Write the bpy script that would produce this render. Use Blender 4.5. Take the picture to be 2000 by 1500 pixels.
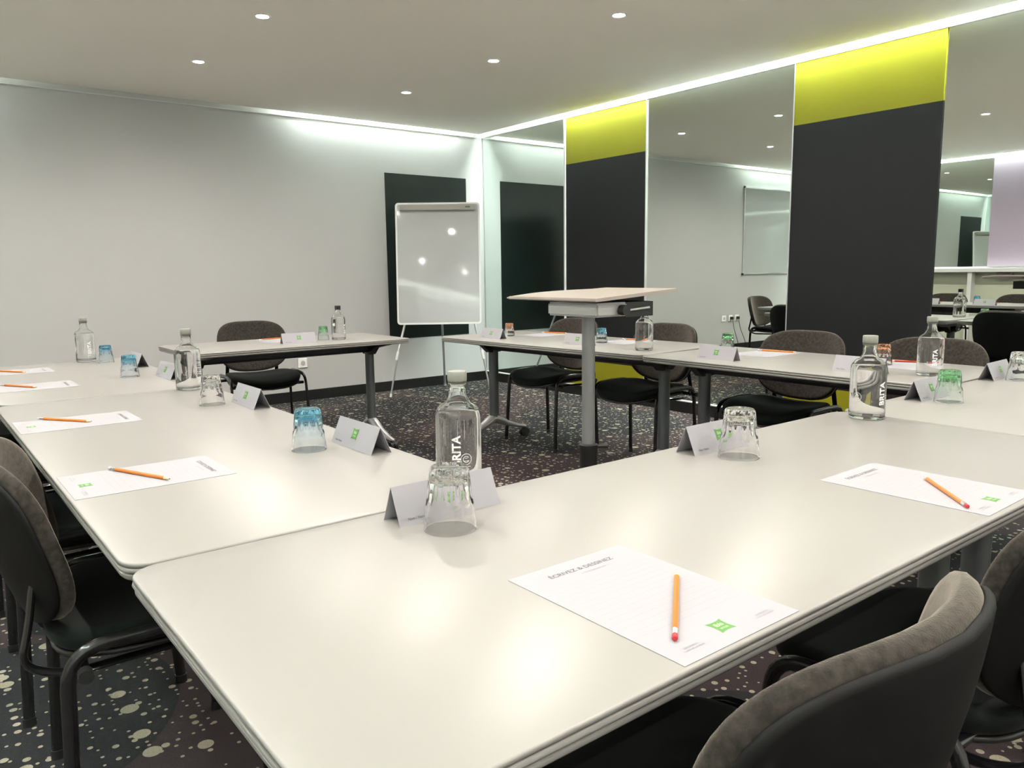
import bpy, bmesh, math, random
from mathutils import Vector, Matrix
from math import pi, sin, cos, radians as R

for o in list(bpy.data.objects): bpy.data.objects.remove(o)
sc = bpy.context.scene
COL = sc.collection

# ------------------------------------------------------------------ camera
cam_d = bpy.data.cameras.new('camera')
cam = bpy.data.objects.new('camera', cam_d); COL.objects.link(cam); sc.camera = cam
cam_d.sensor_fit = 'HORIZONTAL'; cam_d.sensor_width = 36.0
cam_d.lens = 36.0 * 1526.1 / 2000.0
cam_d.clip_start = 0.05; cam_d.clip_end = 60
CP = Vector((-4.8914, -6.6812, 1.1381))
yaw, pit, rol = R(-38.055), R(-8.209), R(-0.7533)
_f = Vector((-sin(yaw), cos(yaw), 0)); _r = Vector((cos(yaw), sin(yaw), 0)); _u = Vector((0, 0, 1))
f2 = _f * cos(pit) + _u * sin(pit); u2 = -_f * sin(pit) + _u * cos(pit)
r3 = _r * cos(rol) + u2 * sin(rol); u3 = -_r * sin(rol) + u2 * cos(rol)
cam.matrix_world = Matrix(((r3.x, u3.x, -f2.x, CP.x), (r3.y, u3.y, -f2.y, CP.y), (r3.z, u3.z, -f2.z, CP.z), (0, 0, 0, 1)))

# ------------------------------------------------------------------ world, exposure
w = bpy.data.worlds.new('world'); sc.world = w; w.use_nodes = True
w.node_tree.nodes['Background'].inputs[0].default_value = (0.5, 0.5, 0.5, 1)
w.node_tree.nodes['Background'].inputs[1].default_value = 0.05
sc.view_settings.view_transform = 'Standard'; sc.view_settings.look = 'None'
sc.view_settings.gamma = 1.0; sc.view_settings.use_curve_mapping = False
sc.view_settings.exposure = 1.32
SPOT_W = 11.5          # each downlight
COVE_E = 92.0          # cove strip emission
ROOM_W, ROOM_D, HC = 6.24, 9.0, 2.515      # room width, depth, ceiling height
HW = 2.49              # top of the wall finish below the light slot
T = 0.725              # table height

# ------------------------------------------------------------------ materials
MATS = {}
def mat(name, col, rough=0.5, metal=0.0, spec=0.5, trans=0.0, ior=1.45, sheen=0.0, emit=None, es=0.0, coat=0.0, bump=None, var=None):
    if name in MATS: return MATS[name]
    m = bpy.data.materials.new(name); m.use_nodes = True; nt = m.node_tree
    b = nt.nodes['Principled BSDF']
    b.inputs['Base Color'].default_value = (*col, 1); b.inputs['Roughness'].default_value = rough
    b.inputs['Metallic'].default_value = metal; b.inputs['IOR'].default_value = ior
    b.inputs['Specular IOR Level'].default_value = spec
    b.inputs['Transmission Weight'].default_value = trans
    b.inputs['Sheen Weight'].default_value = sheen; b.inputs['Sheen Roughness'].default_value = 0.4
    b.inputs['Coat Weight'].default_value = coat
    if emit: b.inputs['Emission Color'].default_value = (*emit, 1); b.inputs['Emission Strength'].default_value = es
    if var:      # (scale, darker factor) mottling that belongs to the surface
        tc = nt.nodes.new('ShaderNodeTexCoord'); n = nt.nodes.new('ShaderNodeTexNoise'); n.inputs['Scale'].default_value = var[0]; n.inputs['Detail'].default_value = 6
        mx = nt.nodes.new('ShaderNodeMix'); mx.data_type = 'RGBA'
        mx.inputs[6].default_value = (*[c * var[1] for c in col], 1); mx.inputs[7].default_value = (*col, 1)
        nt.links.new(tc.outputs['Object'], n.inputs['Vector']); nt.links.new(n.outputs['Fac'], mx.inputs[0]); nt.links.new(mx.outputs[2], b.inputs['Base Color'])
    if bump:
        tc = nt.nodes.new('ShaderNodeTexCoord'); n = nt.nodes.new('ShaderNodeTexNoise'); n.inputs['Scale'].default_value = bump[0]; n.inputs['Detail'].default_value = 3
        bp = nt.nodes.new('ShaderNodeBump'); bp.inputs['Strength'].default_value = bump[1]; bp.inputs['Distance'].default_value = bump[2]
        nt.links.new(tc.outputs['Object'], n.inputs['Vector']); nt.links.new(n.outputs['Fac'], bp.inputs['Height']); nt.links.new(bp.outputs['Normal'], b.inputs['Normal'])
    MATS[name] = m; return m

M_wall = mat('white_wall_paint', (0.465, 0.462, 0.457), 0.55, bump=(180, 0.05, 0.001))
M_ceil = mat('ceiling_paint', (0.97, 0.92, 0.84), 0.8)
M_wall2 = mat('bright_white_paint', (0.86, 0.85, 0.84), 0.6)
M_cove = mat('cove_paint', (0.9, 0.9, 0.9), 0.7)
M_base = mat('black_baseboard', (0.006, 0.006, 0.006), 0.4)
M_black = mat('black_paint', (0.006, 0.0065, 0.0072), 0.5, spec=0.35, bump=(300, 0.08, 0.0006), var=(3, 0.85))
M_chalk = mat('dark_green_black_paint', (0.005, 0.010, 0.009), 0.33, spec=0.4, var=(2.5, 0.6))
M_yel = mat('yellow_green_paint', (0.215, 0.205, 0.007), 0.45, spec=0.3)
M_lilac = mat('lilac_white_panel', (0.42, 0.34, 0.43), 0.5)
M_cream = mat('cream_panel', (0.50, 0.51, 0.40), 0.5)
M_mirror = mat('mirror_glass', (0.80, 0.86, 0.82), 0.0, metal=1.0)
M_alu = mat('aluminium_trim', (0.60, 0.61, 0.61), 0.35, metal=0.8)
M_white = mat('white_plastic', (0.66, 0.66, 0.65), 0.35)
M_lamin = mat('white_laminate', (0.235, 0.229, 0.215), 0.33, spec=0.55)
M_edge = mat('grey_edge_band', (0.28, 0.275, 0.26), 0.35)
M_groove = mat('dark_groove', (0.06, 0.06, 0.06), 0.6)
M_gmet = mat('grey_metal_column', (0.13, 0.14, 0.145), 0.35, metal=0.6)
M_dmet = mat('dark_beam_metal', (0.035, 0.036, 0.042), 0.4, metal=0.4)
M_silver = mat('cast_silver_metal', (0.50, 0.50, 0.50), 0.35, metal=0.8)
M_bplas = mat('black_plastic', (0.012, 0.012, 0.012), 0.35)
M_btube = mat('black_tube_paint', (0.008, 0.008, 0.009), 0.25, coat=0.3)
M_wboard = mat('glossy_whiteboard', (0.40, 0.41, 0.41), 0.055, spec=0.5)
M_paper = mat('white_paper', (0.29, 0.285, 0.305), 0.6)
M_ink = mat('grey_ink', (0.08, 0.08, 0.085), 0.7)
M_ink2 = mat('pale_ink', (0.22, 0.22, 0.23), 0.7)
M_logo = mat('green_print', (0.07, 0.22, 0.035), 0.5)
M_logow = mat('white_print', (0.34, 0.42, 0.30), 0.5)
M_orange = mat('orange_pencil_paint', (0.55, 0.15, 0.015), 0.3)
M_redp = mat('red_pencil_paint', (0.35, 0.035, 0.02), 0.3)
M_eraser = mat('red_eraser', (0.45, 0.03, 0.04), 0.7)
M_dkeras = mat('dark_tip', (0.04, 0.05, 0.04), 0.7)
M_wood = mat('pale_wood_tip', (0.75, 0.52, 0.30), 0.6)
M_lead = mat('graphite', (0.03, 0.03, 0.03), 0.4)
M_ferr = mat('ferrule_metal', (0.75, 0.75, 0.75), 0.25, metal=1.0)
M_glass = mat('clear_glass', (1, 1, 1), 0.0, trans=1.0, ior=1.46)
M_water = mat('water', (1, 1, 1), 0.0, trans=1.0, ior=1.33)
M_capw = mat('pale_bottle_cap', (0.21, 0.22, 0.19), 0.4)
M_etch = mat('white_etching', (0.85, 0.85, 0.84), 0.6)
M_fixt = mat('downlight_ring', (0.78, 0.78, 0.77), 0.4)
M_led = mat('led_strip_glow', (1, 1, 1), 0.5, emit=(0.86, 1.0, 0.93), es=COVE_E)
M_lens = mat('downlight_lens', (1, 1, 1), 0.4, emit=(1.0, 0.95, 0.88), es=240.0)
M_ltop = mat('pale_beech_top', (0.31, 0.27, 0.24), 0.3)

def fabric():
    m = mat('dark_brown_fabric', (0.030, 0.026, 0.022), 0.9, sheen=0.5, spec=0.2)
    nt = m.node_tree; b = nt.nodes['Principled BSDF']
    b.inputs['Sheen Tint'].default_value = (0.75, 0.68, 0.58, 1)
    tc = nt.nodes.new('ShaderNodeTexCoord'); v = nt.nodes.new('ShaderNodeTexVoronoi'); v.inputs['Scale'].default_value = 420
    n = nt.nodes.new('ShaderNodeTexNoise'); n.inputs['Scale'].default_value = 90; n.inputs['Detail'].default_value = 5
    cr = nt.nodes.new('ShaderNodeValToRGB'); cr.color_ramp.elements[0].position = 0.35; cr.color_ramp.elements[0].color = (0.016, 0.014, 0.012, 1)
    cr.color_ramp.elements[1].position = 0.75; cr.color_ramp.elements[1].color = (0.046, 0.039, 0.033, 1)
    bp = nt.nodes.new('ShaderNodeBump'); bp.inputs['Strength'].default_value = 0.35; bp.inputs['Distance'].default_value = 0.0008
    L = nt.links.new
    L(tc.outputs['Object'], v.inputs['Vector']); L(tc.outputs['Object'], n.inputs['Vector'])
    L(n.outputs['Fac'], cr.inputs[0]); L(cr.outputs[0], b.inputs['Base Color'])
    L(v.outputs['Distance'], bp.inputs['Height']); L(bp.outputs['Normal'], b.inputs['Normal'])
    return m
M_fab = fabric()
M_seat = mat('shaded_seat_fabric', (0.006, 0.008, 0.007), 0.9, spec=0.15, sheen=0.03, bump=(420, 0.3, 0.0008))  # backrest fabric again, with the shade under the tables put into its colour
M_shell = mat('black_shell_plastic', (0.004, 0.004, 0.004), 0.6, spec=0.2, bump=(500, 0.2, 0.0004))

def carpet():
    m = bpy.data.materials.new('dotted_carpet'); m.use_nodes = True; nt = m.node_tree; N = nt.nodes.new; L = nt.links.new
    b = nt.nodes['Principled BSDF']; b.inputs['Roughness'].default_value = 0.95; b.inputs['Specular IOR Level'].default_value = 0.15
    tc = N('ShaderNodeTexCoord')
    def dots(scale, rmin, rmax, thr, off):
        mp = N('ShaderNodeMapping'); mp.inputs['Location'].default_value = (off, off * 0.7, 0); mp.inputs['Scale'].default_value = (1, 1, 0)
        v = N('ShaderNodeTexVoronoi'); v.voronoi_dimensions = '2D'; v.inputs['Scale'].default_value = scale; v.inputs['Randomness'].default_value = 0.7
        L(tc.outputs['Object'], mp.inputs['Vector']); L(mp.outputs['Vector'], v.inputs['Vector'])
        sp = N('ShaderNodeSeparateColor'); L(v.outputs['Color'], sp.inputs[0])
        mr = N('ShaderNodeMapRange'); mr.inputs['From Min'].default_value = thr; mr.inputs['From Max'].default_value = 1.0
        mr.inputs['To Min'].default_value = rmin; mr.inputs['To Max'].default_value = rmax; mr.clamp = True
        L(sp.outputs[0], mr.inputs['Value'])
        gt = N('ShaderNodeMath'); gt.operation = 'GREATER_THAN'; gt.inputs[1].default_value = thr; L(sp.outputs[0], gt.inputs[0])
        lt = N('ShaderNodeMath'); lt.operation = 'LESS_THAN'; L(v.outputs['Distance'], lt.inputs[0]); L(mr.outputs[0], lt.inputs[1])
        mu = N('ShaderNodeMath'); mu.operation = 'MULTIPLY'; L(gt.outputs[0], mu.inputs[0]); L(lt.outputs[0], mu.inputs[1])
        return mu, sp
    a, sa = dots(8.5, 0.08, 0.20, 0.58, 0.0)
    c, s2 = dots(22.0, 0.12, 0.22, 0.52, 3.1)
    e, s3 = dots(40.0, 0.13, 0.20, 0.72, 7.7)
    m1 = N('ShaderNodeMath'); m1.operation = 'MAXIMUM'; L(a.outputs[0], m1.inputs[0]); L(c.outputs[0], m1.inputs[1])
    m2 = N('ShaderNodeMath'); m2.operation = 'MAXIMUM'; L(m1.outputs[0], m2.inputs[0]); L(e.outputs[0], m2.inputs[1])
    # large woven discs of plum against charcoal
    vb = N('ShaderNodeTexVoronoi'); vb.voronoi_dimensions = '2D'; vb.inputs['Scale'].default_value = 0.85; L(tc.outputs['Object'], vb.inputs['Vector'])
    lt = N('ShaderNodeMath'); lt.operation = 'LESS_THAN'; lt.inputs[1].default_value = 0.42; L(vb.outputs['Distance'], lt.inputs[0])
    base = N('ShaderNodeMix'); base.data_type = 'RGBA'; base.inputs[6].default_value = (0.034, 0.024, 0.026, 1); base.inputs[7].default_value = (0.017, 0.017, 0.019, 1)
    L(lt.outputs[0], base.inputs[0])
    dc = N('ShaderNodeMix'); dc.data_type = 'RGBA'; dc.inputs[6].default_value = (0.32, 0.275, 0.22, 1); dc.inputs[7].default_value = (0.24, 0.225, 0.165, 1)
    L(sa.outputs[1], dc.inputs[0])
    nz = N('ShaderNodeTexNoise'); nz.inputs['Scale'].default_value = 260; L(tc.outputs['Object'], nz.inputs['Vector'])
    pile = N('ShaderNodeMapRange'); pile.inputs['To Min'].default_value = 0.55; pile.inputs['To Max'].default_value = 1.45; L(nz.outputs['Fac'], pile.inputs['Value'])
    mx = N('ShaderNodeMix'); mx.data_type = 'RGBA'; L(m2.outputs[0], mx.inputs[0]); L(base.outputs[2], mx.inputs[6]); L(dc.outputs[2], mx.inputs[7])
    vm = N('ShaderNodeVectorMath'); vm.operation = 'SCALE'; L(mx.outputs[2], vm.inputs[0]); L(pile.outputs[0], vm.inputs['Scale'])
    L(vm.outputs[0], b.inputs['Base Color'])
    bp = N('ShaderNodeBump'); bp.inputs['Strength'].default_value = 0.4; bp.inputs['Distance'].default_value = 0.003
    L(nz.outputs['Fac'], bp.inputs['Height']); L(bp.outputs['Normal'], b.inputs['Normal'])
    return m
M_carpet = carpet()

def tint_glass(name, col):
    """tumbler glass: colour sprayed on the base end, fading to clear at the rim"""
    m = mat(name, (1, 1, 1), 0.0, trans=1.0, ior=1.46); nt = m.node_tree; b = nt.nodes['Principled BSDF']
    tc = nt.nodes.new('ShaderNodeTexCoord'); sx = nt.nodes.new('ShaderNodeSeparateXYZ'); cr = nt.nodes.new('ShaderNodeValToRGB')
    mr = nt.nodes.new('ShaderNodeMapRange'); mr.inputs['From Max'].default_value = 0.1
    e = cr.color_ramp.elements; e[0].position = 0.1; e[0].color = (0.97, 0.99, 1, 1); e[1].position = 1.0; e[1].color = (*col, 1)
    x = e.new(0.55); x.color = tuple(0.82 + 0.18 * c for c in col) + (1,)
    nt.links.new(tc.outputs['Object'], sx.inputs[0]); nt.links.new(sx.outputs[2], mr.inputs['Value']); nt.links.new(mr.outputs[0], cr.inputs[0]); nt.links.new(cr.outputs[0], b.inputs['Base Color'])
    return m
M_gblue = tint_glass('blue_tinted_glass', (0.10, 0.62, 0.92))
M_ggreen = tint_glass('green_tinted_glass', (0.22, 0.75, 0.30))
M_gorange = tint_glass('orange_tinted_glass', (0.95, 0.36, 0.16))

# ------------------------------------------------------------------ mesh helpers
def link(name, bm, m, parent=None, smooth=False, loc=None):
    me = bpy.data.meshes.new(name); bm.normal_update(); bm.to_mesh(me); bm.free()
    if smooth:
        for p in me.polygons: p.use_smooth = True
    for mm in (m if isinstance(m, (list, tuple)) else [m]): me.materials.append(mm)
    o = bpy.data.objects.new(name, me); COL.objects.link(o)
    if parent: o.parent = parent
    if loc: o.location = loc
    return o
def sharp(o, ang=35):
    me = o.data
    for p in me.polygons: p.use_smooth = True
    try: me.set_sharp_from_angle(angle=R(ang))
    except Exception: pass
    return o
def tag(o, label=None, cat=None, group=None, kind=None):
    if label: o['label'] = label
    if cat: o['category'] = cat
    if group: o['group'] = group
    if kind: o['kind'] = kind
    return o
def empty(name, loc=(0, 0, 0), rz=0):
    o = bpy.data.objects.new(name, None); COL.objects.link(o); o.location = loc; o.rotation_euler = (0, 0, rz); o.empty_display_size = 0.05; return o
def kids(o): return [c for c in bpy.data.objects if c.parent == o]
def copy_tree(o, parent=None):
    c = o.copy(); COL.objects.link(c); c.parent = parent
    for ch in kids(o): copy_tree(ch, c)
    return c
def box(bm, x0, x1, y0, y1, z0, z1, mi=0, M=None):
    vs = [bm.verts.new((x, y, z)) for z in (z0, z1) for x, y in ((x0, y0), (x1, y0), (x1, y1), (x0, y1))]
    for f in ((0, 3, 2, 1), (4, 5, 6, 7), (0, 1, 5, 4), (1, 2, 6, 5), (2, 3, 7, 6), (3, 0, 4, 7)):
        fc = bm.faces.new([vs[i] for i in f]); fc.material_index = mi
    if M: bmesh.ops.transform(bm, matrix=M, verts=vs)
    return vs
def boxo(name, dims, m, parent=None, bev=0.0):
    bm = bmesh.new(); box(bm, *dims)
    if bev: bmesh.ops.bevel(bm, geom=bm.edges[:], offset=bev, segments=2, profile=0.6, affect='EDGES')
    return link(name, bm, m, parent)
def struct(name, dims, m, bev=0.0):
    return tag(boxo(name, dims, m, None, bev), kind='structure')
def tube(bm, pts, r, seg=10, ry=None, cap=True):
    """sweep a round or oval section along a polyline"""
    pts = [Vector(p) for p in pts]; rings = []; n = len(pts); up = None
    for i, p in enumerate(pts):
        d = ((pts[min(i + 1, n - 1)] - pts[i]).normalized() + (pts[i] - pts[max(i - 1, 0)]).normalized()).normalized()
        if up is None:
            up = Vector((1, 0, 0)) if abs(d.x) < 0.9 else Vector((0, 1, 0))
        a = (up - d * up.dot(d)).normalized(); b_ = d.cross(a); up = a
        rr = r[i] if isinstance(r, (list, tuple)) else r; r2 = (ry[i] if isinstance(ry, (list, tuple)) else ry) if ry else rr
        rings.append([bm.verts.new(p + a * rr * cos(2 * pi * k / seg) + b_ * r2 * sin(2 * pi * k / seg)) for k in range(seg)])
    for A, B in zip(rings, rings[1:]):
        for k in range(seg): bm.faces.new((A[k], A[(k + 1) % seg], B[(k + 1) % seg], B[k]))
    if cap: bm.faces.new(rings[0][::-1]); bm.faces.new(rings[-1])
def fillet(pts, rad, n=6):
    """polyline with rounded corners"""
    pts = [Vector(p) for p in pts]; out = [pts[0]]
    for i in range(1, len(pts) - 1):
        a, b_, c = pts[i - 1], pts[i], pts[i + 1]
        ra = min(rad, (a - b_).length * 0.49, (c - b_).length * 0.49)
        p0 = b_ + (a - b_).normalized() * ra; p1 = b_ + (c - b_).normalized() * ra
        for k in range(n + 1):
            t = k / n; out.append(p0 * (1 - t) ** 2 + b_ * 2 * t * (1 - t) + p1 * t * t)
    out.append(pts[-1]); return out
def tubeo(name, pts, r, m, parent, seg=10, ry=None):
    bm = bmesh.new(); tube(bm, pts, r, seg, ry); bmesh.ops.recalc_face_normals(bm, faces=bm.faces); return sharp(link(name, bm, m, parent), 50)
def lathe(bm, prof, seg=40, mod=None, mi=0):
    rings = []
    for r, z in prof:
        if r < 1e-6: rings.append([bm.verts.new((0, 0, z))])
        else:
            rings.append([bm.verts.new(((r + (mod(r, z, 2 * pi * k / seg) if mod else 0)) * cos(2 * pi * k / seg), (r + (mod(r, z, 2 * pi * k / seg) if mod else 0)) * sin(2 * pi * k / seg), z)) for k in range(seg)])
    for A, B in zip(rings, rings[1:]):
        for k in range(seg):
            k2 = (k + 1) % seg
            if len(A) == 1 and len(B) == 1: continue
            if len(A) == 1: f = bm.faces.new((A[0], B[k2], B[k]))
            elif len(B) == 1: f = bm.faces.new((A[k], A[k2], B[0]))
            else: f = bm.faces.new((A[k], A[k2], B[k2], B[k]))
            f.material_index = mi
def latheo(name, prof, m, parent, seg=40, mod=None, ang=40):
    bm = bmesh.new(); lathe(bm, prof, seg, mod); bmesh.ops.recalc_face_normals(bm, faces=bm.faces); return sharp(link(name, bm, m, parent), ang)
def rrect(x0, x1, y0, y1, r, n=8):
    pts = []
    for cx, cy, a in ((x1 - r, y1 - r, 0), (x0 + r, y1 - r, 90), (x0 + r, y0 + r, 180), (x1 - r, y0 + r, 270)):
        for k in range(n + 1): pts.append((cx + r * cos(R(a + 90 * k / n)), cy + r * sin(R(a + 90 * k / n))))
    return pts
def loft(bm, loops, mi=None, cap0=True, cap1=True):
    rs = [[bm.verts.new(p) for p in lp] for lp in loops]; n = len(rs[0])
    for j, (A, B) in enumerate(zip(rs, rs[1:])):
        for k in range(n):
            f = bm.faces.new((A[k], A[(k + 1) % n], B[(k + 1) % n], B[k]))
            if mi: f.material_index = mi[j]
    if cap0: bm.faces.new(rs[0][::-1])
    if cap1: bm.faces.new(rs[-1])
def text_mesh(body, size, width=None, bold=0.0, spacing=1.0):
    """flat text as a mesh in XY, centred, facing +Z"""
    cu = bpy.data.curves.new('t', 'FONT'); cu.body = body; cu.size = size; cu.offset = bold; cu.space_character = spacing; cu.resolution_u = 3
    ob = bpy.data.objects.new('t', cu); COL.objects.link(ob)
    dg = bpy.context.evaluated_depsgraph_get(); me = bpy.data.meshes.new_from_object(ob.evaluated_get(dg))
    bpy.data.objects.remove(ob); bpy.data.curves.remove(cu)
    bm = bmesh.new(); bm.from_mesh(me); bpy.data.meshes.remove(me)
    xs = [v.co.x for v in bm.verts]; ys = [v.co.y for v in bm.verts]
    cx, cy = (min(xs) + max(xs)) / 2, (min(ys) + max(ys)) / 2; k = (width / (max(xs) - min(xs))) if width else 1
    for v in bm.verts: v.co.x = (v.co.x - cx) * k; v.co.y = (v.co.y - cy) * k
    return bm
def add_bm(dst, src, M, mi=0):
    mp = {v: dst.verts.new(M @ v.co) for v in src.verts}
    for f in src.faces:
        try: nf = dst.faces.new([mp[v] for v in f.verts]); nf.material_index = mi
        except ValueError: pass
    src.free()
def logo_bm(bm, s, M):
    """green cushion-shaped emblem with pinched sides and two lines of white lettering"""
    P = []
    for (ax, ay), (bx, by) in (((-1, -1), (1, -1)), ((1, -1), (1, 1)), ((1, 1), (-1, 1)), ((-1, 1), (-1, -1))):
        for k in range(8):
            t = k / 8; x = ax + (bx - ax) * t; y = ay + (by - ay) * t; q = 4 * t * (1 - t) * 0.17
            if ax == bx: x -= ax * q
            else: y -= ay * q
            P.append(M @ Vector((x * s / 2, y * s / 2, 0)))
    c = bm.verts.new(M @ Vector((0, 0, 0))); vs = [bm.verts.new(p) for p in P]
    for k in range(len(vs)): bm.faces.new((c, vs[k], vs[(k + 1) % len(vs)])).material_index = 0
    up = Matrix.Translation((0, 0, 0.00012))
    add_bm(bm, text_mesh('ibis', s * 0.4, s * 0.5, s * 0.012), M @ up @ Matrix.Translation((0, s * 0.14, 0)), 1)
    add_bm(bm, text_mesh('STYLES', s * 0.2, s * 0.5, s * 0.006), M @ up @ Matrix.Translation((0, -s * 0.2, 0)), 1)

# ------------------------------------------------------------------ room shell
X0 = -ROOM_W; Y0 = -ROOM_D
struct('floor', (X0 - .1, .1, Y0 - .1, .1, -.1, 0), M_carpet)
struct('wall_far', (X0 - .1, .1, 0, .1, 0, 2.75), M_wall)
struct('wall_right', (0, .1, Y0 - .1, 0, 0, 2.75), M_wall)
struct('wall_left', (X0 - .1, X0, Y0 - .1, 0, 0, 2.75), M_wall2)
struct('wall_back', (X0, 0, Y0 - .1, Y0, 0, 2.75), M_wall2)
struct('ceiling', (X0 + .09, -.082, Y0 + .09, -.052, HC, HC + .02), M_ceil)
struct('ceiling', (X0 - .1, .1, Y0 - .1, .1, 2.66, 2.75), M_cove)
struct('baseboard_far', (X0, 0, -.014, 0, 0, .094), M_base, .002)
struct('baseboard_right', (-.018, 0, Y0, -.014, 0, .090), M_base, .002)
struct('baseboard_left', (X0, X0 + .014, Y0, -.014, 0, .09), M_base, .002)
struct('trim_1', (X0, 0, -.006, 0, HW - .008, HW), M_alu)
struct('trim_2', (-.020, 0, Y0, -.006, HW - .006, HW + .004), M_white)
struct('trim_3', (-.022, 0, Y0, -.014, .090, .098), M_white)
struct('trim_4', (-.006, 0, -.0105, -.006, .098, HW - .008), M_alu)
struct('trim_5', (-.024, 0, -1.283, -1.262, .098, HW - .006), M_white)
struct('trim_6', (-.018, 0, -2.250, -2.242, .098, HW - .006), M_alu)
struct('trim_7', (-.018, 0, -3.570, -3.562, .098, HW - .006), M_alu)
# cove light strips lying in the slot above the wall tops
def strip(x0, x1, y0, y1, label, m=None):
    o = boxo('cove_light_strip', (x0, x1, y0, y1, 2.635, 2.652), m or M_led); return tag(o, label, 'light strip')
strip(-.070, -.012, Y0 + .05, -.70, 'glowing white cove light strip running above the mirrored wall and its yellow columns')
strip(-2.05, -.30, -.050, -.006, 'short glowing cove light strip above the blackboard in the far corner')
strip(X0 + .05, -4.45, -.050, -.006, 'glowing cove light strip at the left end of the plain white wall, above the wall-mounted whiteboard')
strip(X0 + .012, X0 + .070, Y0 + .05, -.08, 'glowing cove light strip on the opposite side wall, seen in the mirrors')

# mirrors
def mirror(y0, y1, label, x=0.0, z0=.098, z1=HW - .006, s=-1):
    return tag(boxo('wall_mirror', (min(x, x + s * .006), max(x, x + s * .006), y0, y1, z0, z1), M_mirror), label, 'mirror')
mirror(-1.262, -.0105, 'narrow full-height wall mirror between the white corner and the first black and yellow column')
mirror(-3.562, -2.250, 'wide full-height wall mirror between the two black and yellow columns')
mirror(Y0 + .02, -4.534, 'full-height wall mirror right of the wide black and yellow column')
# painted columns
def column(y0, y1, label):
    root = empty('painted_column', (0, (y0 + y1) / 2, .098)); h = (y1 - y0) / 2
    boxo('lower_yellow_band', (-.016, 0, -h, h, 0, .327 - .098), M_yel, root)
    boxo('black_panel', (-.016, 0, -h, h, .327 - .098, 2.083 - .098), M_black, root)
    boxo('upper_yellow_band', (-.016, 0, -h, h, 2.083 - .098, HW - .006 - .098), M_yel, root)
    return tag(root, label, 'column')
column(-2.242, -1.284, 'narrower-looking black column panel with a yellow top nearest the corner, behind the standing desk')
column(-4.532, -3.571, 'large black column panel with a yellow top right of the wide mirror')
tag(boxo('black_wall_panel', (-1.156, -.225, -.005, 0, .50, 2.073), M_chalk, None, .001), 'matte black rectangular panel on the white far wall behind the flipchart', 'wall panel')

# opposite side wall (seen in the mirrors)
mirror(-2.46, -.25, 'mirror above the long white shelf on the opposite side wall', X0, 1.12, HW - .006, 1)
tag(boxo('pale_wall_panel', (X0, X0 + .03, -3.75, -2.462, 1.12, HW - .006), M_lilac), 'pale lilac panel above the white shelf, seen in the right-hand mirror', 'wall panel')
mirror(-6.2, -3.752, 'second mirror above the white shelf on the opposite side wall, beyond the pale lilac panel', X0, 1.12, HW - .006, 1)
ct = empty('wall_shelf', (X0, -3.2, 0)); tag(ct, 'long white shelf counter with upright supports along the opposite side wall', 'shelf')
boxo('shelf_top', (0, .17, -3.0, 3.0, 1.05, 1.10), M_white, ct, .003)
for yy in (2.2, .89, -.4, -1.7, -2.9): boxo('support', (.016, .15, yy - .025, yy + .025, 0, 1.05), M_white, ct)
boxo('back_panel', (.014, .02, -3.0, 3.0, .09, 1.05), M_cream, ct)
tag(boxo('junction_box', (X0 + .02, X0 + .09, -2.77, -2.60, .96, 1.045), mat('mauve_box', (.30, .22, .25), .5), None, .004), 'mauve box mounted under the white shelf', 'box')

# whiteboard on the far wall (seen in the mirror)
wb = empty('wall_whiteboard', (-5.2, 0, 1.65)); tag(wb, 'wide wall-mounted whiteboard on the white far wall, seen in the wide mirror', 'whiteboard')
boxo('board_surface', (-.74, .74, -.012, 0, -.585, .585), M_wboard, wb)
for d in ((-.755, .755, -.018, 0, .58, .60), (-.755, .755, -.018, 0, -.60, -.58), (-.755, -.737, -.018, 0, -.58, .58), (.737, .755, -.018, 0, -.58, .58)): boxo('frame_rail', d, M_alu, wb)
for sx in (-1, 1):
    for sz in (-1, 1): boxo('corner_cap', (sx * .75 - .014, sx * .75 + .014, -.022, -.001, sz * .594 - .014, sz * .594 + .014), M_bplas, wb, .003)

# sockets and cords
def socket(x, z, label, plug=False):
    s = empty('wall_socket', (x, 0, z)); tag(s, label, 'socket', 'sockets low on the far wall')
    boxo('face_plate', (-.042, .042, -.014, 0, -.042, .042), mat('socket_plate', (.85, .85, .83), .3), s, .004)
    boxo('plate_surround', (-.046, .046, -.003, 0, -.046, .046), mat('plate_surround', (.30, .31, .31), .5), s, .001)
    latheo_y = bmesh.new(); lathe(latheo_y, [(0, 0), (.019, 0), (.021, .004), (0, .0041)], 20)
    bmesh.ops.transform(latheo_y, matrix=Matrix.Translation((0, -.0135, 0)) @ Matrix.Rotation(R(90), 4, 'X'), verts=latheo_y.verts[:])
    link('socket_well', latheo_y, mat('socket_grey', (.45, .45, .45), .5), s)
    return s
socket(-4.06, .456, 'white wall socket with nothing plugged in, first of the three beside the mirrored chair')
socket(-4.21, .456, 'white wall socket with a black cord, middle of the three on the far wall')
socket(-4.35, .456, 'white wall socket with a black cord, closest to the mirrored chair')
socket(-2.06, .345, 'lone white wall socket low on the wall beside the chair at the far table')
for k, (x, lab) in enumerate(((-4.21, 'black cord hanging from the middle socket to the floor'), (-4.35, 'black cord hanging from the socket closest to the mirrored chair'))):
    c = empty('power_cord', (x, -.012, .456)); tag(c, lab, 'cord', 'cords hanging from the wall sockets')
    bm = bmesh.new(); box(bm, -.018, .018, -.035, -.003, -.018, .018); link('plug', bm, M_bplas, c)
    tubeo('cable', fillet([(0, -.03, -.01), (-.02, -.045, -.15), (-.12 - .03 * k, -.04, -.33), (-.16 - .03 * k, -.03, -.445)], .08), .004, M_bplas, c, 8)

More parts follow.
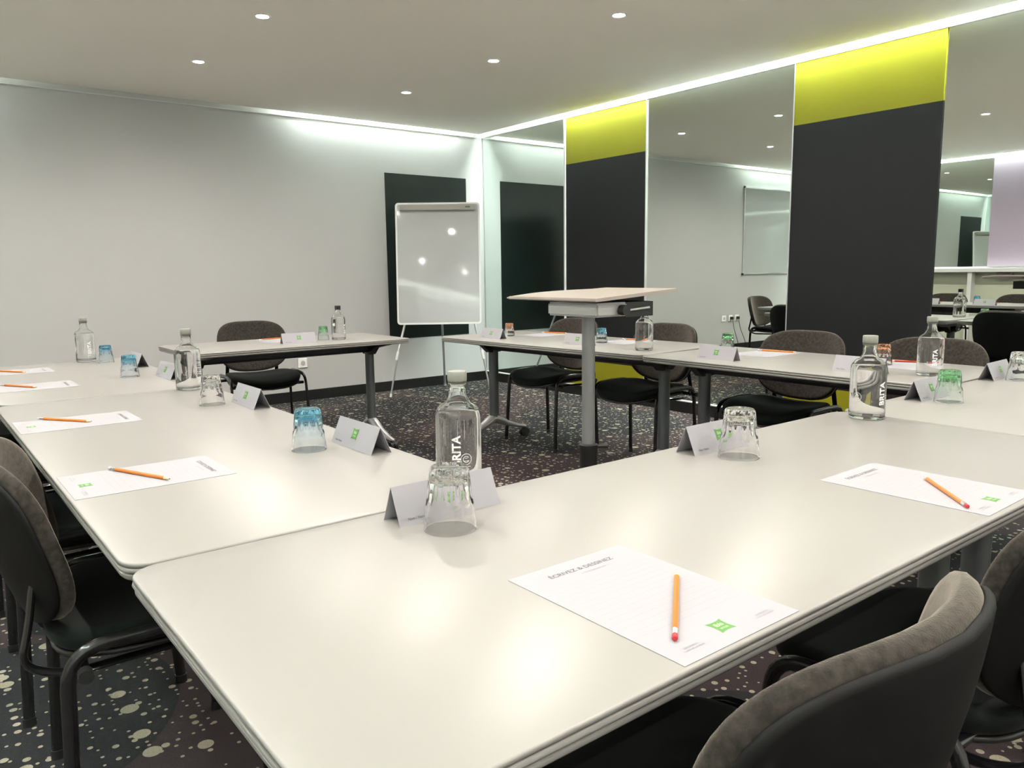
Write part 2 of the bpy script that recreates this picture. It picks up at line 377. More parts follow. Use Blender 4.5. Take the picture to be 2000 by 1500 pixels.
# ------------------------------------------------------------------ downlights
dl = empty('ceiling_downlight', (0, 0, HC))
bm = bmesh.new(); lathe(bm, [(.030, .012), (.031, -.001), (.034, -.004), (.043, -.003), (.045, 0)], 32); link('ring', bm, M_fixt, dl, True)
bm = bmesh.new(); lathe(bm, [(0, -.0005), (.030, -.0005)], 32)
link('lens', bm, M_lens, dl)
sd = bpy.data.lights.new('downlight_bulb', 'SPOT'); sd.energy = SPOT_W; sd.color = (1.0, 0.91, 0.83); sd.spot_size = R(158); sd.spot_blend = 1.0; sd.shadow_soft_size = 0.011
names = {(0, 0): 'recessed ceiling downlight nearest the far corner above the flipchart', (0, 1): 'recessed ceiling downlight second from the corner in the row beside the mirrored wall',
         (0, 2): 'recessed ceiling downlight at the top of the picture, right of centre', (1, 0): 'recessed ceiling downlight lowest in the left row, near the plain white wall',
         (1, 1): 'recessed ceiling downlight at the top of the picture, left of centre'}
first = True
for i, x in enumerate((-1.632, -3.187, -4.745)):
    for j, y in enumerate((-1.241, -2.366, -3.508, -4.640, -5.77, -6.90, -8.0)):
        o = dl if first else copy_tree(dl); first = False
        o.location = (x, y, HC)
        row = ('beside the mirrored wall', 'in the middle row', 'in the row over the left tables')[i]; seat = ('first', 'second', 'third', 'fourth', 'fifth', 'sixth', 'seventh')[j]
        tag(o, names.get((i, j), 'recessed ceiling downlight %s, %s from the far wall' % (row, seat)), 'ceiling light', 'recessed downlights in the ceiling')
        L_ = bpy.data.objects.new('downlight_bulb', sd); COL.objects.link(L_); L_.parent = o; L_.location = (0, 0, -.0105)

# ------------------------------------------------------------------ conference tables
def make_table(w, d):
    """w along local X, d along local Y; origin on the floor at the centre"""
    root = empty('conference_table'); a, b_ = w / 2, d / 2
    bm = bmesh.new()
    def lp(i, z): return [(x, y, z) for x, y in rrect(-a + i, a - i, -b_ + i, b_ - i, max(.045 - i, .01))]
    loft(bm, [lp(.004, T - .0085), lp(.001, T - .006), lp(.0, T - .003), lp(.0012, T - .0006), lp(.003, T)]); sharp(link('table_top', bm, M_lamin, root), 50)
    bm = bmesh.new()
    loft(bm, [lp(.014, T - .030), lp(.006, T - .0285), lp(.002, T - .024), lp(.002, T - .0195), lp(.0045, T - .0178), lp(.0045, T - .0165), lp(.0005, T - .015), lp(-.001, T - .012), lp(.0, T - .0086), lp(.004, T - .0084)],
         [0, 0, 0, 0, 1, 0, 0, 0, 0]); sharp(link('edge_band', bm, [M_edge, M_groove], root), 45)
    lx = a - .125
    bm = bmesh.new(); sec = [(-.030, -.032), (.030, -.032), (.036, -.045), (.036, -.085), (.022, -.100), (-.022, -.100), (-.036, -.085), (-.036, -.045)]
    loft(bm, [[(sx * lx, y, T + z) for y, z in sec] for sx in (-1, 1)]); link('cross_beam', bm, M_dmet, root)
    for sx in (-1, 1):
        # folding bracket under the top
        bm = bmesh.new(); sec = [(-.26, -.031), (.26, -.031), (.26, -.040), (.10, -.068), (.045, -.115), (-.045, -.115), (-.10, -.068), (-.26, -.040)]
        loft(bm, [[(sx * lx + dx, y, T + z) for y, z in sec] for dx in (-.022, .022)]); br = link('bracket', bm, M_bplas, root)
        tubeo('pivot_knob', [(sx * (lx + .018), 0, T - .085), (sx * (lx + .045), 0, T - .085)], .022, M_dmet, br, 14)
        tubeo('leg_column', [(sx * lx, 0, .145), (sx * lx, 0, T - .095)], .027, M_gmet, root, 24, .036)
        for sy in (-1, 1):
            bm = bmesh.new()
            pts = [(sx * lx, sy * .0, .165), (sx * lx, sy * .035, .150), (sx * lx, sy * .11, .115), (sx * lx, sy * .20, .086), (sx * lx, sy * .265, .072), (sx * lx, sy * .285, .070)]
            tube(bm, pts, [.030, .032, .026, .021, .019, .010], 12, [.034, .032, .022, .014, .010, .006]); bmesh.ops.recalc_face_normals(bm, faces=bm.faces)
            ft = sharp(link('foot', bm, M_silver, root), 50)
            bm = bmesh.new(); tube(bm, [(sx * lx, sy * .27, .072), (sx * lx, sy * .27, .050)], .007, 8)
            for q in (-1, 1):
                tube(bm, [(sx * lx + q * .006, sy * .27, .030), (sx * lx + q * .022, sy * .27, .030)], .030, 20)
            tube(bm, [(sx * lx - .008, sy * .27, .040), (sx * lx + .008, sy * .27, .040)], .024, 12)
            bmesh.ops.recalc_face_normals(bm, faces=bm.faces); sharp(link('caster', bm, M_bplas, ft), 45)
    return root
def place_table(x0, x1, y0, y1, label, rz=0, along='x', group='white conference tables in a rectangle'):
    w, d = (x1 - x0, y1 - y0) if along == 'x' else (y1 - y0, x1 - x0)
    t = make_table(w, d); t.location = ((x0 + x1) / 2, (y0 + y1) / 2, 0); t.rotation_euler = (0, 0, rz + (0 if along == 'x' else pi / 2))
    tag(t, label, 'table', group); return t
place_table(-4.672, -2.766, -6.193, -5.503, 'white conference table across the foreground, with the two nearest sheets of paper')
place_table(-2.760, -1.08, -6.193, -5.503, 'white conference table at the right edge, carrying a green glass and two name cards')
place_table(-4.672, -3.990, -5.497, -3.680, 'white conference table on the left that carries the nearest blue tumbler', along='y')
place_table(-4.660, -3.985, -3.672, -2.335, 'farthest white conference table of the left row, with two blue glasses', along='y')
place_table(-3.690, -2.335, -2.390, -1.705, 'single white conference table in front of the plain white wall')
place_table(-2.110, -1.405, -4.068, -2.405, 'white conference table in the right row nearest the flipchart', R(3.2), 'y')
place_table(-2.090, -1.395, -5.490, -4.100, 'white conference table of the right row in front of the wide black column', 0, 'y')

# ------------------------------------------------------------------ chairs
def pad(name, w, h, th, parent, m, fn, ex=3.2, n=40, edge=.4, plump=.0):
    """padded panel: superellipse outline, rounded rim; fn(u, v, t) -> 3D point, u,v in metres, t across the thickness"""
    bm = bmesh.new(); prof = []
    K = 6
    for k in range(K + 1):
        a = pi * k / K; prof.append((1 - edge * th / min(w, h) * 2 * (1 - sin(a)), -cos(a) * .5))
    rings = []
    for s in (.25, .5, .72, .88): rings.append((s * prof[0][0], -.5 - plump * (1 - s * s) * .5))
    rings += prof
    for s in (.88, .72, .5, .25): rings.append((s * prof[-1][0], .5 + plump * (1 - s * s)))
    vr = []
    for s, t in rings:
        lp = []
        for k in range(n):
            a = 2 * pi * k / n; ca, sa = cos(a), sin(a)
            x = math.copysign(abs(ca) ** (2 / ex), ca) * w / 2 * s; y = math.copysign(abs(sa) ** (2 / ex), sa) * h / 2 * s
            lp.append(bm.verts.new(fn(x, y, t * th)))
        vr.append(lp)
    for A, B in zip(vr, vr[1:]):
        for k in range(n): bm.faces.new((A[k], A[(k + 1) % n], B[(k + 1) % n], B[k]))
    c0 = bm.verts.new(fn(0, 0, rings[0][1] * th)); c1 = bm.verts.new(fn(0, 0, rings[-1][1] * th))
    for k in range(n): bm.faces.new((c0, vr[0][(k + 1) % n], vr[0][k])); bm.faces.new((c1, vr[-1][k], vr[-1][(k + 1) % n]))
    bmesh.ops.recalc_face_normals(bm, faces=bm.faces)
    return link(name, bm, m, parent, True)
def make_chair():
    """faces local +Y, origin on the floor between the legs"""
    root = empty('conference_chair')
    def seat_fn(x, y, t):       # saddle: lifted at the sides, waterfall at the front
        z = .438 + t + .030 * (x / .23) ** 2 - .018 * max(0, (y - .05) / .17) ** 2 + .012 * max(0, (-y - .05) / .17) ** 2
        return Vector((x, y + .035, z))
    pad('seat', .455, .425, .050, root, M_seat, seat_fn, 3.4, 44, .45, .12)
    def pan_fn(x, y, t):
        v = seat_fn(x, y, 0); return Vector((v.x, v.y, v.z - .030 + t))
    pad('seat_pan', .44, .41, .012, root, M_bplas, pan_fn, 3.4, 36)
    lean = R(15)
    def back_fn(off):
        def fn(x, y, t):        # y = height above the pad centre, t to the front
            c = .090 * (x / .24) ** 2 + .012 * (y / .16) ** 2; d = t + off + c
            return Vector((x, -.235 + sin(lean) * -y * 1.0 + d * cos(lean), .642 + y * cos(lean) + d * sin(lean)))
        return fn
    pad('backrest', .475, .358, .034, root, M_fab, back_fn(0), 2.9, 52, .5, .1)
    pad('back_shell', .468, .351, .012, root, M_shell, back_fn(-.020), 2.9, 44)
    # leg frames: an inverted U of oval tube on each side
    for sx in (-1, 1):
        X = sx * .243; F = (sx * .258, .200, .008); B = (sx * .252, -.168, .008); FT = (X, .172, .466); BT = (X, -.150, .470)
        mid = (X, .02, .474)
        fr = fillet([F, FT, mid], .07, 6); bk = fillet([B, BT, mid], .07, 6)
        for q, pts in ((0, fr), (1, bk)):
            lg = tubeo('leg', pts, .0085, M_btube, root, 12, .0135)
            e = pts[0]; tubeo('foot_cap', [(e[0], e[1], .0), (e[0], e[1], .022)], .011, M_bplas, lg, 12, .016)
        tubeo('back_support', fillet([(sx * .17, .06, .402), (sx * .17, -.15, .395), (sx * .17, -.222, .43), (sx * .17, -.203, .50), (sx * .165, -.186, .60)], .05, 5), .0125, M_btube, root, 12, .007)
        tubeo('knob', [(sx * .262, -.125, .432), (sx * .285, -.125, .432)], .013, M_bplas, root, 12)
    tubeo('cross_tube', [(-.243, -.125, .432), (.243, -.125, .432)], .010, M_btube, root, 12)
    tubeo('cross_tube', [(-.243, .130, .410), (.243, .130, .410)], .010, M_btube, root, 12)
    return root
chair0 = make_chair(); _used = [False]
def chair(x, y, rz, label):
    o = copy_tree(chair0) if _used[0] else chair0; _used[0] = True
    o.location = (x, y, 0); o.rotation_euler = (0, 0, rz)
    return tag(o, label, 'chair', 'black padded chairs around the tables')
chair(-4.17, -6.125, R(2), 'dark padded chair at the bottom right, its curved backrest rim closest to the viewer')
chair(-3.50, -6.125, R(-3), 'dark padded chair at the right edge of the picture, pushed under the foreground table')
chair(-4.543, -4.91, R(-94.5), 'dark padded chair at the lower left, its backrest and both near legs in full view')
chair(-4.55, -4.20, R(-92), 'dark padded chair just beyond the lower-left one, half under the left tables')
chair(-4.545, -3.38, R(-91), 'third dark chair along the left tables, only its seat corner showing')
chair(-4.545, -2.62, R(-89), 'farthest dark chair of the left row, by the two blue glasses, seen in the mirror')
chair(-2.99, -1.50, R(176), 'dark padded chair behind the single table at the plain white wall')
chair(-1.50, -2.79, R(89), 'dark padded chair in the right row behind the grey standing desk post, nearest the flipchart')
chair(-1.50, -3.60, R(91), 'dark padded chair in the right row directly behind the black-capped bottle')
chair(-1.49, -4.49, R(90), 'dark padded chair in the right row in front of the wide black column')
chair(-1.49, -5.13, R(92), 'dark padded chair nearest the right edge of the right row, behind the tall bottle')

# ------------------------------------------------------------------ flipchart
fc = empty('flipchart_easel', (-.985, -.62, 0), R(-36.5)); tag(fc, 'white flipchart easel on three silver legs in front of the black wall panel', 'flipchart')
tl = R(6)
def fp(x, y, z): return Vector((x, y + (z - .66) * math.tan(tl) + .05, z))
def slab(name, x0, x1, z0, z1, t0, t1, m, bev=.0):
    bm = bmesh.new(); vs = box(bm, x0, x1, t0, t1, z0, z1)
    if bev: bmesh.ops.bevel(bm, geom=bm.edges[:], offset=bev, segments=2, affect='EDGES')
    for v in bm.verts: v.co = fp(v.co.x, v.co.y, v.co.z)
    return link(name, bm, m, fc)
bm = bmesh.new()
loft(bm, [[fp(x, t, z) for x, z in rrect(-.378, .378, .672, 1.762, .02, 5)] for t in (.0, .012)]); bmesh.ops.recalc_face_normals(bm, faces=bm.faces); link('board', bm, M_wboard, fc)
bm = bmesh.new()
out = rrect(-.388, .388, .662, 1.772, .03, 6); inn = rrect(-.372, .372, .678, 1.756, .018, 6)
rs = [[bm.verts.new(fp(x, t, z)) for x, z in pl] for pl, t in ((out, .016), (out, -.006), (inn, -.006), (inn, .016))]
for A, B in zip(rs, rs[1:] + rs[:1]):
    for k in range(len(A)): bm.faces.new((A[k], A[(k + 1) % len(A)], B[(k + 1) % len(A)], B[k]))
bmesh.ops.recalc_face_normals(bm, faces=bm.faces); link('board_frame', bm, M_white, fc)
slab('paper_clamp', -.345, .345, 1.700, 1.748, -.030, -.001, mat('clamp_grey', (.24, .23, .20), .4, metal=.3), .006)
slab('clamp_label', .255, .300, 1.722, 1.736, -.0312, -.0302, mat('dark_green_label', (.05, .08, .05), .5))
for sx in (-1, 1):
    tubeo('leg', [fp(sx * .32, .03, 1.0), fp(sx * .325, .03, .66), (sx * .40, .0, .36)], .011, M_silver, fc, 12)
    l2 = tubeo('leg', [(sx * .395, .003, .38), (sx * .462, -.02, .012)], .0085, M_silver, fc, 12)
    tubeo('rubber_foot', [(sx * .460, -.019, .030), (sx * .4635, -.02, .0)], .011, M_white, l2, 12)
    tubeo('clamp_collar', [(sx * .385, .006, .42), (sx * .402, .0, .34)], .014, M_white, fc, 12)
rl = tubeo('leg', [fp(0, .03, 1.2), (0, .42, .66), (0, .66, .012)], .011, M_silver, fc, 12)
tubeo('rubber_foot', [(0, .655, .03), (0, .665, .0)], .012, M_white, rl, 12)

# ------------------------------------------------------------------ standing desk (projector stand) inside the tables
sk = empty('standing_desk', (-2.53, -4.21, 0)); tag(sk, 'grey single-post standing desk with a thin pale top inside the ring of tables', 'stand')
N0 = Vector((-2.717 + 2.53, -4.443 + 4.21, 0))     # near corner of the top relative to the post
def topz(x, y): return 1.026 + (x - N0.x) * .060
outl = [(N0.x, N0.y), (N0.x + .50, N0.y), (N0.x + .50, N0.y + .44)]
for k in range(13):
    t = k / 12; outl.append((N0.x + .42 - .30 * t - .10 * t * t, N0.y + .46 + .10 * t + .085 * sin(pi * t)))
outl += [(N0.x + .005, N0.y + .575)]
bm = bmesh.new()
loft(bm, [[(x, y, topz(x, y) - .014) for x, y in outl], [(x, y, topz(x, y)) for x, y in outl]]); bmesh.ops.recalc_face_normals(bm, faces=bm.faces)
bmesh.ops.bevel(bm, geom=[e for e in bm.edges if abs(e.verts[0].co.z - e.verts[1].co.z) < .012], offset=.004, segments=2, affect='EDGES')
link('desk_top', bm, [M_ltop], sk)
bm = bmesh.new(); box(bm, -.15, .03, -.205, .10, .948, 1.006); bmesh.ops.bevel(bm, geom=bm.edges[:], offset=.008, segments=2, affect='EDGES'); link('mounting_box', bm, mat('box_grey', (.42, .42, .41), .4, metal=.3), sk)
bm = bmesh.new(); box(bm, .031, .20, -.19, -.185, .945, 1.004); box(bm, .031, .20, .06, .065, .945, 1.004); box(bm, .196, .20, -.19, .065, .945, 1.004); box(bm, .031, .20, -.19, .065, .942, .946)
link('cable_tray', bm, M_bplas, sk)
tubeo('tilt_knob', [(-.02, -.215, .975), (-.02, -.245, .975)], .022, M_bplas, sk, 16)
tubeo('tray_bar', [(.035, -.195, .970), (.17, -.195, .978)], .006, M_silver, sk, 10)
tubeo('post', [(0, 0, .30), (0, 0, .955)], .0285, mat('post_grey', (.30, .31, .31), .35, metal=.6), sk, 28)
latheo('height_collar', [(0, .25), (.040, .25), (.040, .335), (.042, .34), (.042, .372), (.034, .378), (0, .378)], M_bplas, sk, 28)
tubeo('height_knob', [(.030, -.02, .362), (.072, -.045, .362)], [.009, .013], M_bplas, sk, 12)
tubeo('outer_post', [(0, 0, .012), (0, 0, .26)], .036, M_gmet, sk, 24)
bm = bmesh.new(); loft(bm, [[(x, y, z) for x, y in rrect(-.24 + i, .24 - i, -.24 + i, .24 - i, .06)] for z, i in ((0, 0), (.012, 0), (.02, .012))]); link('base_plate', bm, M_gmet, sk)

# ------------------------------------------------------------------ bottles
def arc(cx, cz, r0, a0, a1, n): return [(cx + r0 * cos(R(a0 + (a1 - a0) * k / n)), cz + r0 * sin(R(a0 + (a1 - a0) * k / n))) for k in range(n + 1)]
def wrap_text(bm_t, rad, ang, z, rot90=True):
    """lay flat text on a cylinder of radius rad, reading upwards, centred at angle ang and height z"""
    for v in bm_t.verts:
        x, y = v.co.x, v.co.y
        if rot90: h, s = x, -y
        else: h, s = y, x
        a = ang + s / rad; v.co = Vector((rad * cos(a), rad * sin(a), z + h))
    return bm_t
def make_bottle(capm, capname):
    root = empty('water_bottle')
    outer = [(0, .0035), (.030, .003), (.037, .0)] + arc(.0385, .007, .007, -90, 0, 5) + [(.0455, .05), (.0455, .10)] + \
        [(.0455, .132)] + [(.0180 + .0275 * cos(R(a)), .132 + .030 * sin(R(a))) for a in (15, 30, 45, 60, 74)] + [(.0215, .1665), (.0178, .173), (.0168, .180), (.0165, .196), (.0185, .198), (.0185, .2035), (.0165, .205), (.0165, .212)]
    inner = [(.0135, .212), (.0135, .180), (.0150, .174), (.0185, .166)] + [(.0165 + .0260 * cos(R(a)), .130 + .029 * sin(R(a))) for a in (74, 60, 45, 30, 15, 0)] + [(.0425, .10), (.0425, .05), (.0425, .014), (.038, .009), (.028, .0085), (0, .010)]
    latheo('glass_body', outer + inner, M_glass, root, 56, ang=60)
    wz = .146; k = math.sqrt(max(0, 1 - ((wz - .130) / .029) ** 2)); rt = .0165 + .0260 * k
    latheo('water', [(0, .0098), (.0281, .0083), (.0383, .0088), (.0427, .0139), (.0427, .05), (.0427, .10), (.0427, .130), (.0165 + .0262 * cos(R(15)), .130 + .0292 * sin(R(15))), (.0165 + .0262 * cos(R(30)), .130 + .0292 * sin(R(30))), (rt, wz), (0, wz)], M_water, root, 56, ang=60)
    cp = latheo('cap', [(0, .199), (.0140, .199), (.0187, .2035), (.0192, .2045), (.0192, .2205), (.0180, .2225), (0, .2228)], capm, root, 32); cp['label'] = capname
    t = wrap_text(text_mesh('BRITA', .020, .062, .0006), .0458, 0, .072); link('printed_lettering', t, M_etch, root)
    em = bmesh.new()
    def ring(r0, r1, n=28, a0=0, a1=360):
        for k in range(n):
            q = [R(a0 + (a1 - a0) * (k + j) / n) for j in (0, 1)]
            em.faces.new([em.verts.new((r * cos(a), r * sin(a), 0)) for r, a in ((r0, q[0]), (r1, q[0]), (r1, q[1]), (r0, q[1]))])
    ring(.0105, .0112); ring(.0055, .0063, 20, 30, 330)
    for yy, hw in ((-.0035, .006), (-.015, .009), (.002, .003)): em.faces.new([em.verts.new(p) for p in ((-hw, yy, 0), (hw, yy, 0), (hw, yy + .0007, 0), (-hw, yy + .0007, 0))])
    em2 = em.copy(); wrap_text(em, .0458, R(-83), .062, False); wrap_text(em2, .0458, R(24), .055, False)
    link('etched_emblem', em2, M_etch, root); link('etched_emblem', em, M_etch, root)
    return root
bw = make_bottle(M_capw, 'pale translucent cap'); bk = make_bottle(M_bplas, 'black cap')
def toward(x, y): return math.atan2(CP.y - y, CP.x - x)
ub = set()
def bottle(src, x, y, h, turn, label):
    o = src if src.name not in ub else copy_tree(src); ub.add(src.name); ub.add(o.name)
    o.location = (x, y, T); o.scale = (h / .2228,) * 3; o.rotation_euler = (0, 0, toward(x, y) + R(turn))
    return tag(o, label, 'bottle', 'glass water bottles on the tables')
bottle(bw, -4.179, -2.368, .216, 24, 'clear glass water bottle at the far end of the left tables, against the white wall')
bottle(bw, -4.073, -3.713, .222, 150, 'clear glass water bottle standing next to the clear tumbler on the left tables')
bottle(bk, -2.706, -2.118, .214, 60, 'black-capped glass water bottle on the single table at the white wall')
bottle(bk, -1.870, -3.934, .226, -110, 'black-capped glass water bottle in the middle of the right row')
bottle(bw, -4.042, -5.422, .222, -6, 'large clear glass water bottle closest to the viewer, behind the upturned tumbler and name card')
bottle(bw, -2.815, -5.614, .228, 50, 'clear glass water bottle with vertical white lettering at the end of the foreground table')
bottle(bw, -1.821, -5.339, .224, 20, 'clear glass water bottle on the right row, behind the green tumbler')

# ------------------------------------------------------------------ upturned tumblers (rim down on the table)
def make_glass(m):
    root = empty('upturned_tumbler'); H = .1
    def rad(z): return .0415 - .0105 * z / H
    def mod(r, z, a):
        if r < rad(z) - .0012: return 0
        t = (z - .040) / .012
        if t <= 0: return 0
        k = min(1, t) * (1 if z < .093 else max(0, (.1 - z) / .007))
        return -(.0006 + .0030 * (0.5 + 0.5 * cos(12 * a))) * k
    outer = [(rad(0) - .0004, .0), (rad(0) + .0003, .0012), (rad(.006), .006), (rad(.02), .02), (rad(.036), .036), (rad(.040) + .0004, .040), (rad(.044), .044), (rad(.052), .052), (rad(.062), .062), (rad(.075), .075), (rad(.088), .088), (rad(.093), .093), (rad(.097) - .001, .097), (rad(.1) - .004, .1), (.022, .0997), (.012, .0985), (0, .098)]
    inner = [(rad(0) - .0024, .0), (rad(.01) - .0028, .01), (rad(.04) - .0034, .04), (rad(.06) - .0042, .06), (rad(.075) - .005, .075), (rad(.083) - .008, .082), (rad(.086) - .014, .0855), (0, .0865)]
    latheo('glass_body', inner[::-1] + outer, m, root, 96, mod, 50)
    return root
gsrc = {k: make_glass(m) for k, m in dict(c=M_glass, b=M_gblue, g=M_ggreen, o=M_gorange).items()}
ug = set()
def glass(kind, x, y, h, label):
    s = gsrc[kind]; o = s if kind not in ug else copy_tree(s); ug.add(kind)
    o.location = (x, y, T); o.scale = (h / .1 * .985,) * 3; o.rotation_euler = (0, 0, (x * 7.3 + y * 3.1) % 1.0)
    return tag(o, label, 'glass', 'upturned tumblers on the tables')
glass('b', -4.114, -2.493, .086, 'blue-tinted upturned tumbler farthest away, beside the bottle against the white wall')
glass('b', -4.156, -3.170, .092, 'blue-tinted upturned tumbler with a card tip showing behind it on the left tables')
glass('c', -4.119, -4.124, .096, 'clear upturned tumbler beside the bottle on the left tables')
glass('b', -4.152, -4.952, .100, 'nearest and largest blue-tinted upturned tumbler, left of a name card')
glass('c', -4.217, -5.652, .106, 'clear upturned tumbler closest to the viewer, in front of the large bottle')
glass('g', -2.793, -2.080, .088, 'green-tinted upturned tumbler beside the black-capped bottle on the single table')
glass('o', -1.792, -2.702, .084, 'orange-tinted upturned tumbler at the flipchart end of the right row')
glass('b', -1.715, -3.466, .086, 'blue-tinted upturned tumbler just right of the grey desk post')
glass('g', -1.576, -4.234, .088, 'green-tinted upturned tumbler behind the tent card in the middle of the right row')
glass('o', -1.616, -5.057, .090, 'orange-tinted upturned tumbler behind the lettered bottle, in the right row')
glass('g', -2.388, -5.648, .100, 'large green-tinted upturned tumbler in front of a name card at the right')
glass('c', -3.456, -5.659, .110, 'clear upturned tumbler in front of a name card in the middle of the foreground table')
glass('c', -1.735, -5.614, .104, 'clear upturned tumbler cut off by the right edge of the picture')

# ------------------------------------------------------------------ tent cards
def make_card():
    root = empty('name_card'); w, d, h, t = .103, .027, .062, .0004
    bm = bmesh.new()
    sec = [(-d, 0), (-.0003, h), (.0003, h), (d, 0), (d - .0011, 0), (0, h - .0014), (-d + .0011, 0)]
    loft(bm, [[(sx * w, y, z) for y, z in sec] for sx in (-1, 1)], cap0=False, cap1=False)
    for i, sx in ((0, -1), (1, 1)):
        for a in ((0, 1, 5, 6), (1, 2, 5), (2, 3, 4, 5)):
            f = [bm.verts.new((sx * w, sec[j][0], sec[j][1])) for j in a]; bm.faces.new(f if sx > 0 else f[::-1])
    bmesh.ops.remove_doubles(bm, verts=bm.verts, dist=1e-6); bmesh.ops.recalc_face_normals(bm, faces=bm.faces); link('folded_card', bm, M_paper, root)
    ang = math.atan2(h, d)
    for s in (0, 1):
        M = Matrix.Rotation(pi * s, 4, 'Z') @ Matrix.Translation((0, -d / 2 - .0006, h / 2 + .0003)) @ Matrix.Rotation(ang, 4, 'X')
        bm = bmesh.new(); logo_bm(bm, .027, M @ Matrix.Translation((0, .002, .0001))); link('logo', bm, [M_logo, M_logow], root)
        bm = text_mesh('Nom / Name', .007, .034, .0001); bmesh.ops.transform(bm, matrix=M @ Matrix.Translation((-.068, -.024, .0002)), verts=bm.verts[:]); link('printed_text', bm, M_ink, root)
    return root
card0 = make_card(); uc = [False]
def card(x, y, rz, label):
    o = copy_tree(card0) if uc[0] else card0; uc[0] = True
    o.location = (x, y, T); o.rotation_euler = (0, 0, R(rz))
    return tag(o, label, 'name card', 'folded white name cards')
card(-4.03, -2.74, 90, 'folded white name card mostly hidden behind the blue tumblers at the far left')
card(-4.035, -3.30, 92, 'folded white name card standing left of the bottle on the left tables')
card(-4.028, -4.215, 90, 'folded white name card right of the clear tumbler on the left tables')
card(-4.045, -5.005, 90, 'folded white name card with a green emblem right of the nearest blue tumbler')
card(-4.175, -5.568, 0, 'large grey-looking name card behind the nearest clear tumbler')
card(-2.995, -2.165, -4, 'folded white name card on the single table at the white wall')
card(-1.97, -2.76, 92, 'folded white name card at the flipchart end of the right row')
card(-1.895, -3.47, 93, 'folded white name card left of the grey desk post in the right row')
card(-1.945, -4.455, 90, 'folded name card in the middle of the right row, in front of a green tumbler')
card(-1.915, -5.115, 90, 'folded grey-looking name card partly hidden by the lettered bottle in the right row')
card(-2.345, -5.565, 2, 'folded name card left of the large green tumbler')
card(-3.42, -5.565, 0, 'folded name card behind the clear tumbler in the middle of the foreground table')
card(-1.72, -5.532, 3, 'folded name card nearest the right edge of the picture')

# ------------------------------------------------------------------ note sheets
def make_sheet():
    root = empty('note_sheet'); w, h = .213, .302
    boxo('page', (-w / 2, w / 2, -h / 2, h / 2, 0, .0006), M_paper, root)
    bm = text_mesh('ÉCRIVEZ & DESSINEZ', .012, .118, .0001)
    bmesh.ops.translate(bm, vec=(0, h / 2 - .030, .0008), verts=bm.verts[:]); link('heading', bm, M_ink, root)
    bm = bmesh.new()
    add_bm(bm, text_mesh('votre prochaine idée ici', .006, .055), Matrix.Translation((.012, h / 2 - .047, .0008)))
    for sx in (-1, 1):
        for k in range(2): add_bm(bm, text_mesh('notes et croquis' if k else 'séminaire', .005, .034 - .010 * (1 - k)), Matrix.Translation((sx * .066, -h / 2 + .026 - .006 * k, .0008)))
    for k in range(13):
        y = h / 2 - .065 - k * .0135; bm.faces.new([bm.verts.new(p) for p in ((-.09, y, .0008), (.09, y, .0008), (.09, y + .0003, .0008), (-.09, y + .0003, .0008))])
    link('printed_text', bm, M_ink2, root)
    bm = bmesh.new(); logo_bm(bm, .026, Matrix.Translation((0, -h / 2 + .035, .0008))); link('logo', bm, [M_logo, M_logow], root)
    return root
sheet0 = make_sheet(); us = [False]
def sheet(x, y, rz, label):
    o = copy_tree(sheet0) if us[0] else sheet0; us[0] = True
    o.location = (x, y, T + .0002); o.rotation_euler = (0, 0, R(rz))
    return tag(o, label, 'paper', 'white note sheets with a printed heading')
sheet(-4.515, -2.625, -90, 'white note sheet farthest away on the left tables')
sheet(-4.518, -3.225, -90, 'white note sheet second from the far end of the left tables')
sheet(-4.512, -4.165, -90, 'white note sheet in the middle of the left tables')
sheet(-4.513, -4.957, -90, 'white note sheet nearest the viewer on the left tables')
sheet(-4.172, -6.035, 0, 'white note sheet closest to the viewer, lying flat with its heading readable')
sheet(-3.395, -6.030, 1, 'white note sheet at the right end of the foreground table')
sheet(-3.02, -1.90, 180, 'white note sheet on the single table at the white wall')
sheet(-1.57, -2.80, 92, 'white note sheet at the flipchart end of the right row')
sheet(-1.56, -3.53, 92, 'white note sheet beside the black-capped bottle in the right row')
sheet(-1.57, -4.46, 90, 'white note sheet in front of the wide black column in the right row')
sheet(-1.57, -5.13, 90, 'white note sheet under the red pencil in the right row')

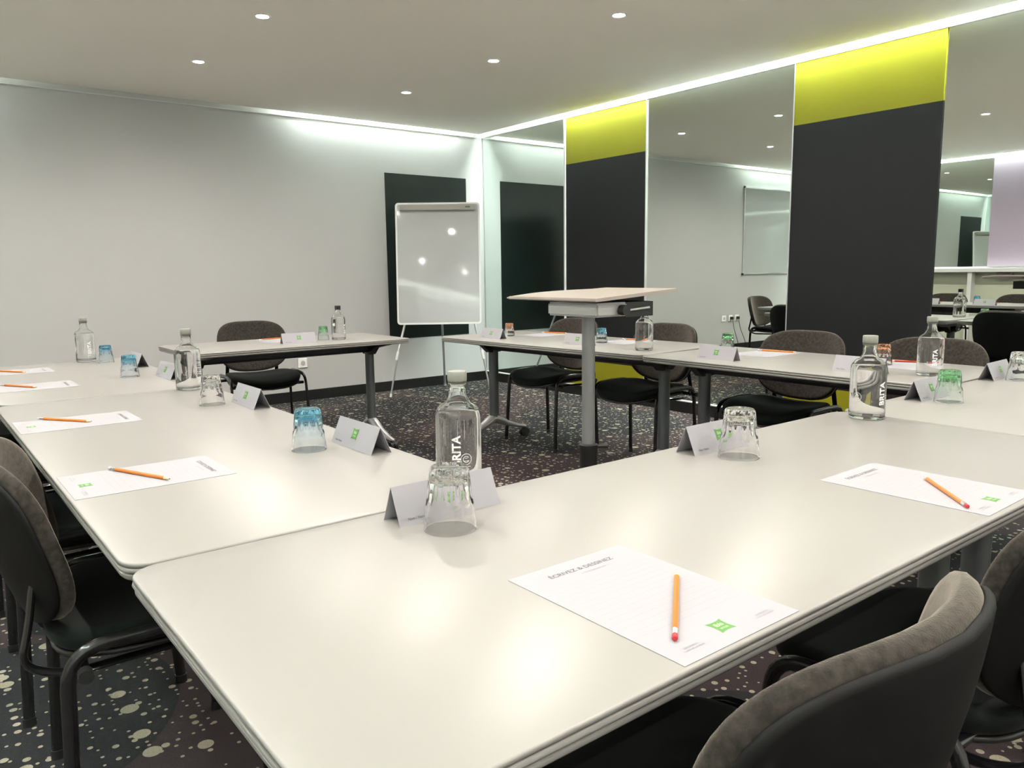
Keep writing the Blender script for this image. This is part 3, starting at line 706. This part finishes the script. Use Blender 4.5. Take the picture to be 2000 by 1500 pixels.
# ------------------------------------------------------------------ pencils
def make_pencil(body, er):
    root = empty('pencil'); r = .0037; H = .2
    def hexl(rr, x): return [(x, rr * cos(pi / 3 * k + pi / 6), rr * sin(pi / 3 * k + pi / 6)) for k in range(6)]
    def cyl(rr, x, n=16): return [(x, rr * cos(2 * pi * k / n), rr * sin(2 * pi * k / n)) for k in range(n)]
    bm = bmesh.new(); loft(bm, [hexl(r, .022), hexl(r, H - .018)]); link('painted_barrel', bm, body, root)
    bm = bmesh.new(); loft(bm, [cyl(r * .98, H - .018), cyl(.0012, H - .004)]); link('wood_tip', bm, M_wood, root)
    bm = bmesh.new(); loft(bm, [cyl(.0012, H - .004), cyl(.0002, H)]); link('lead', bm, M_lead, root)
    bm = bmesh.new(); loft(bm, [cyl(r * (1.0 if k % 2 else .93), .009 + .014 * k / 8) for k in range(9)]); link('ferrule', bm, M_ferr, root)
    bm = bmesh.new(); loft(bm, [cyl(r * .7, 0), cyl(r * .93, .0012), cyl(r * .93, .0095)]); link('eraser', bm, er, root)
    return root
pen0 = make_pencil(M_orange, M_eraser); penr = make_pencil(M_redp, M_dkeras); penk = make_pencil(M_orange, mat('pale_eraser', (.5, .5, .52), .6)); up = set()
def pencil(src, ex, ey, tx, ty, label):
    o = src if src.name not in up else copy_tree(src); up.add(src.name); up.add(o.name)
    a = math.atan2(ty - ey, tx - ex); mx, my = (ex + tx) / 2, (ey + ty) / 2
    o.location = (mx - .1 * cos(a), my - .1 * sin(a), T + .0008 + .0037); o.rotation_euler = (0, 0, a)
    return tag(o, label, 'pencil', 'pencils lying on the note sheets')
pencil(penk, -4.575, -2.54, -4.475, -2.70, 'orange pencil on the farthest sheet of the left tables')
pencil(penk, -4.606, -3.107, -4.501, -3.290, 'orange pencil on the second sheet from the far end of the left tables')
pencil(penk, -4.598, -4.046, -4.482, -4.213, 'orange pencil on the middle sheet of the left tables')
pencil(penk, -4.566, -4.848, -4.486, -5.038, 'orange pencil on the near sheet of the left tables, pointing right')
pencil(pen0, -4.245, -6.144, -4.088, -6.015, 'orange pencil with a red eraser on the sheet closest to the viewer')
pencil(pen0, -3.480, -6.140, -3.343, -6.008, 'orange pencil with a red eraser on the right sheet of the foreground table')
pencil(penk, -3.106, -1.80, -2.903, -1.76, 'orange pencil on the single table at the white wall')
pencil(penk, -1.489, -2.661, -1.421, -2.863, 'orange pencil left of the desk post on the right row')
pencil(penk, -1.500, -3.42, -1.440, -3.62, 'orange pencil behind the black-capped bottle in the right row')
pencil(penk, -1.500, -4.36, -1.460, -4.555, 'pale orange pencil between the two middle chairs of the right row')
pencil(penr, -1.420, -5.215, -1.500, -5.03, 'red pencil seen through the bottle at the end of the right row')
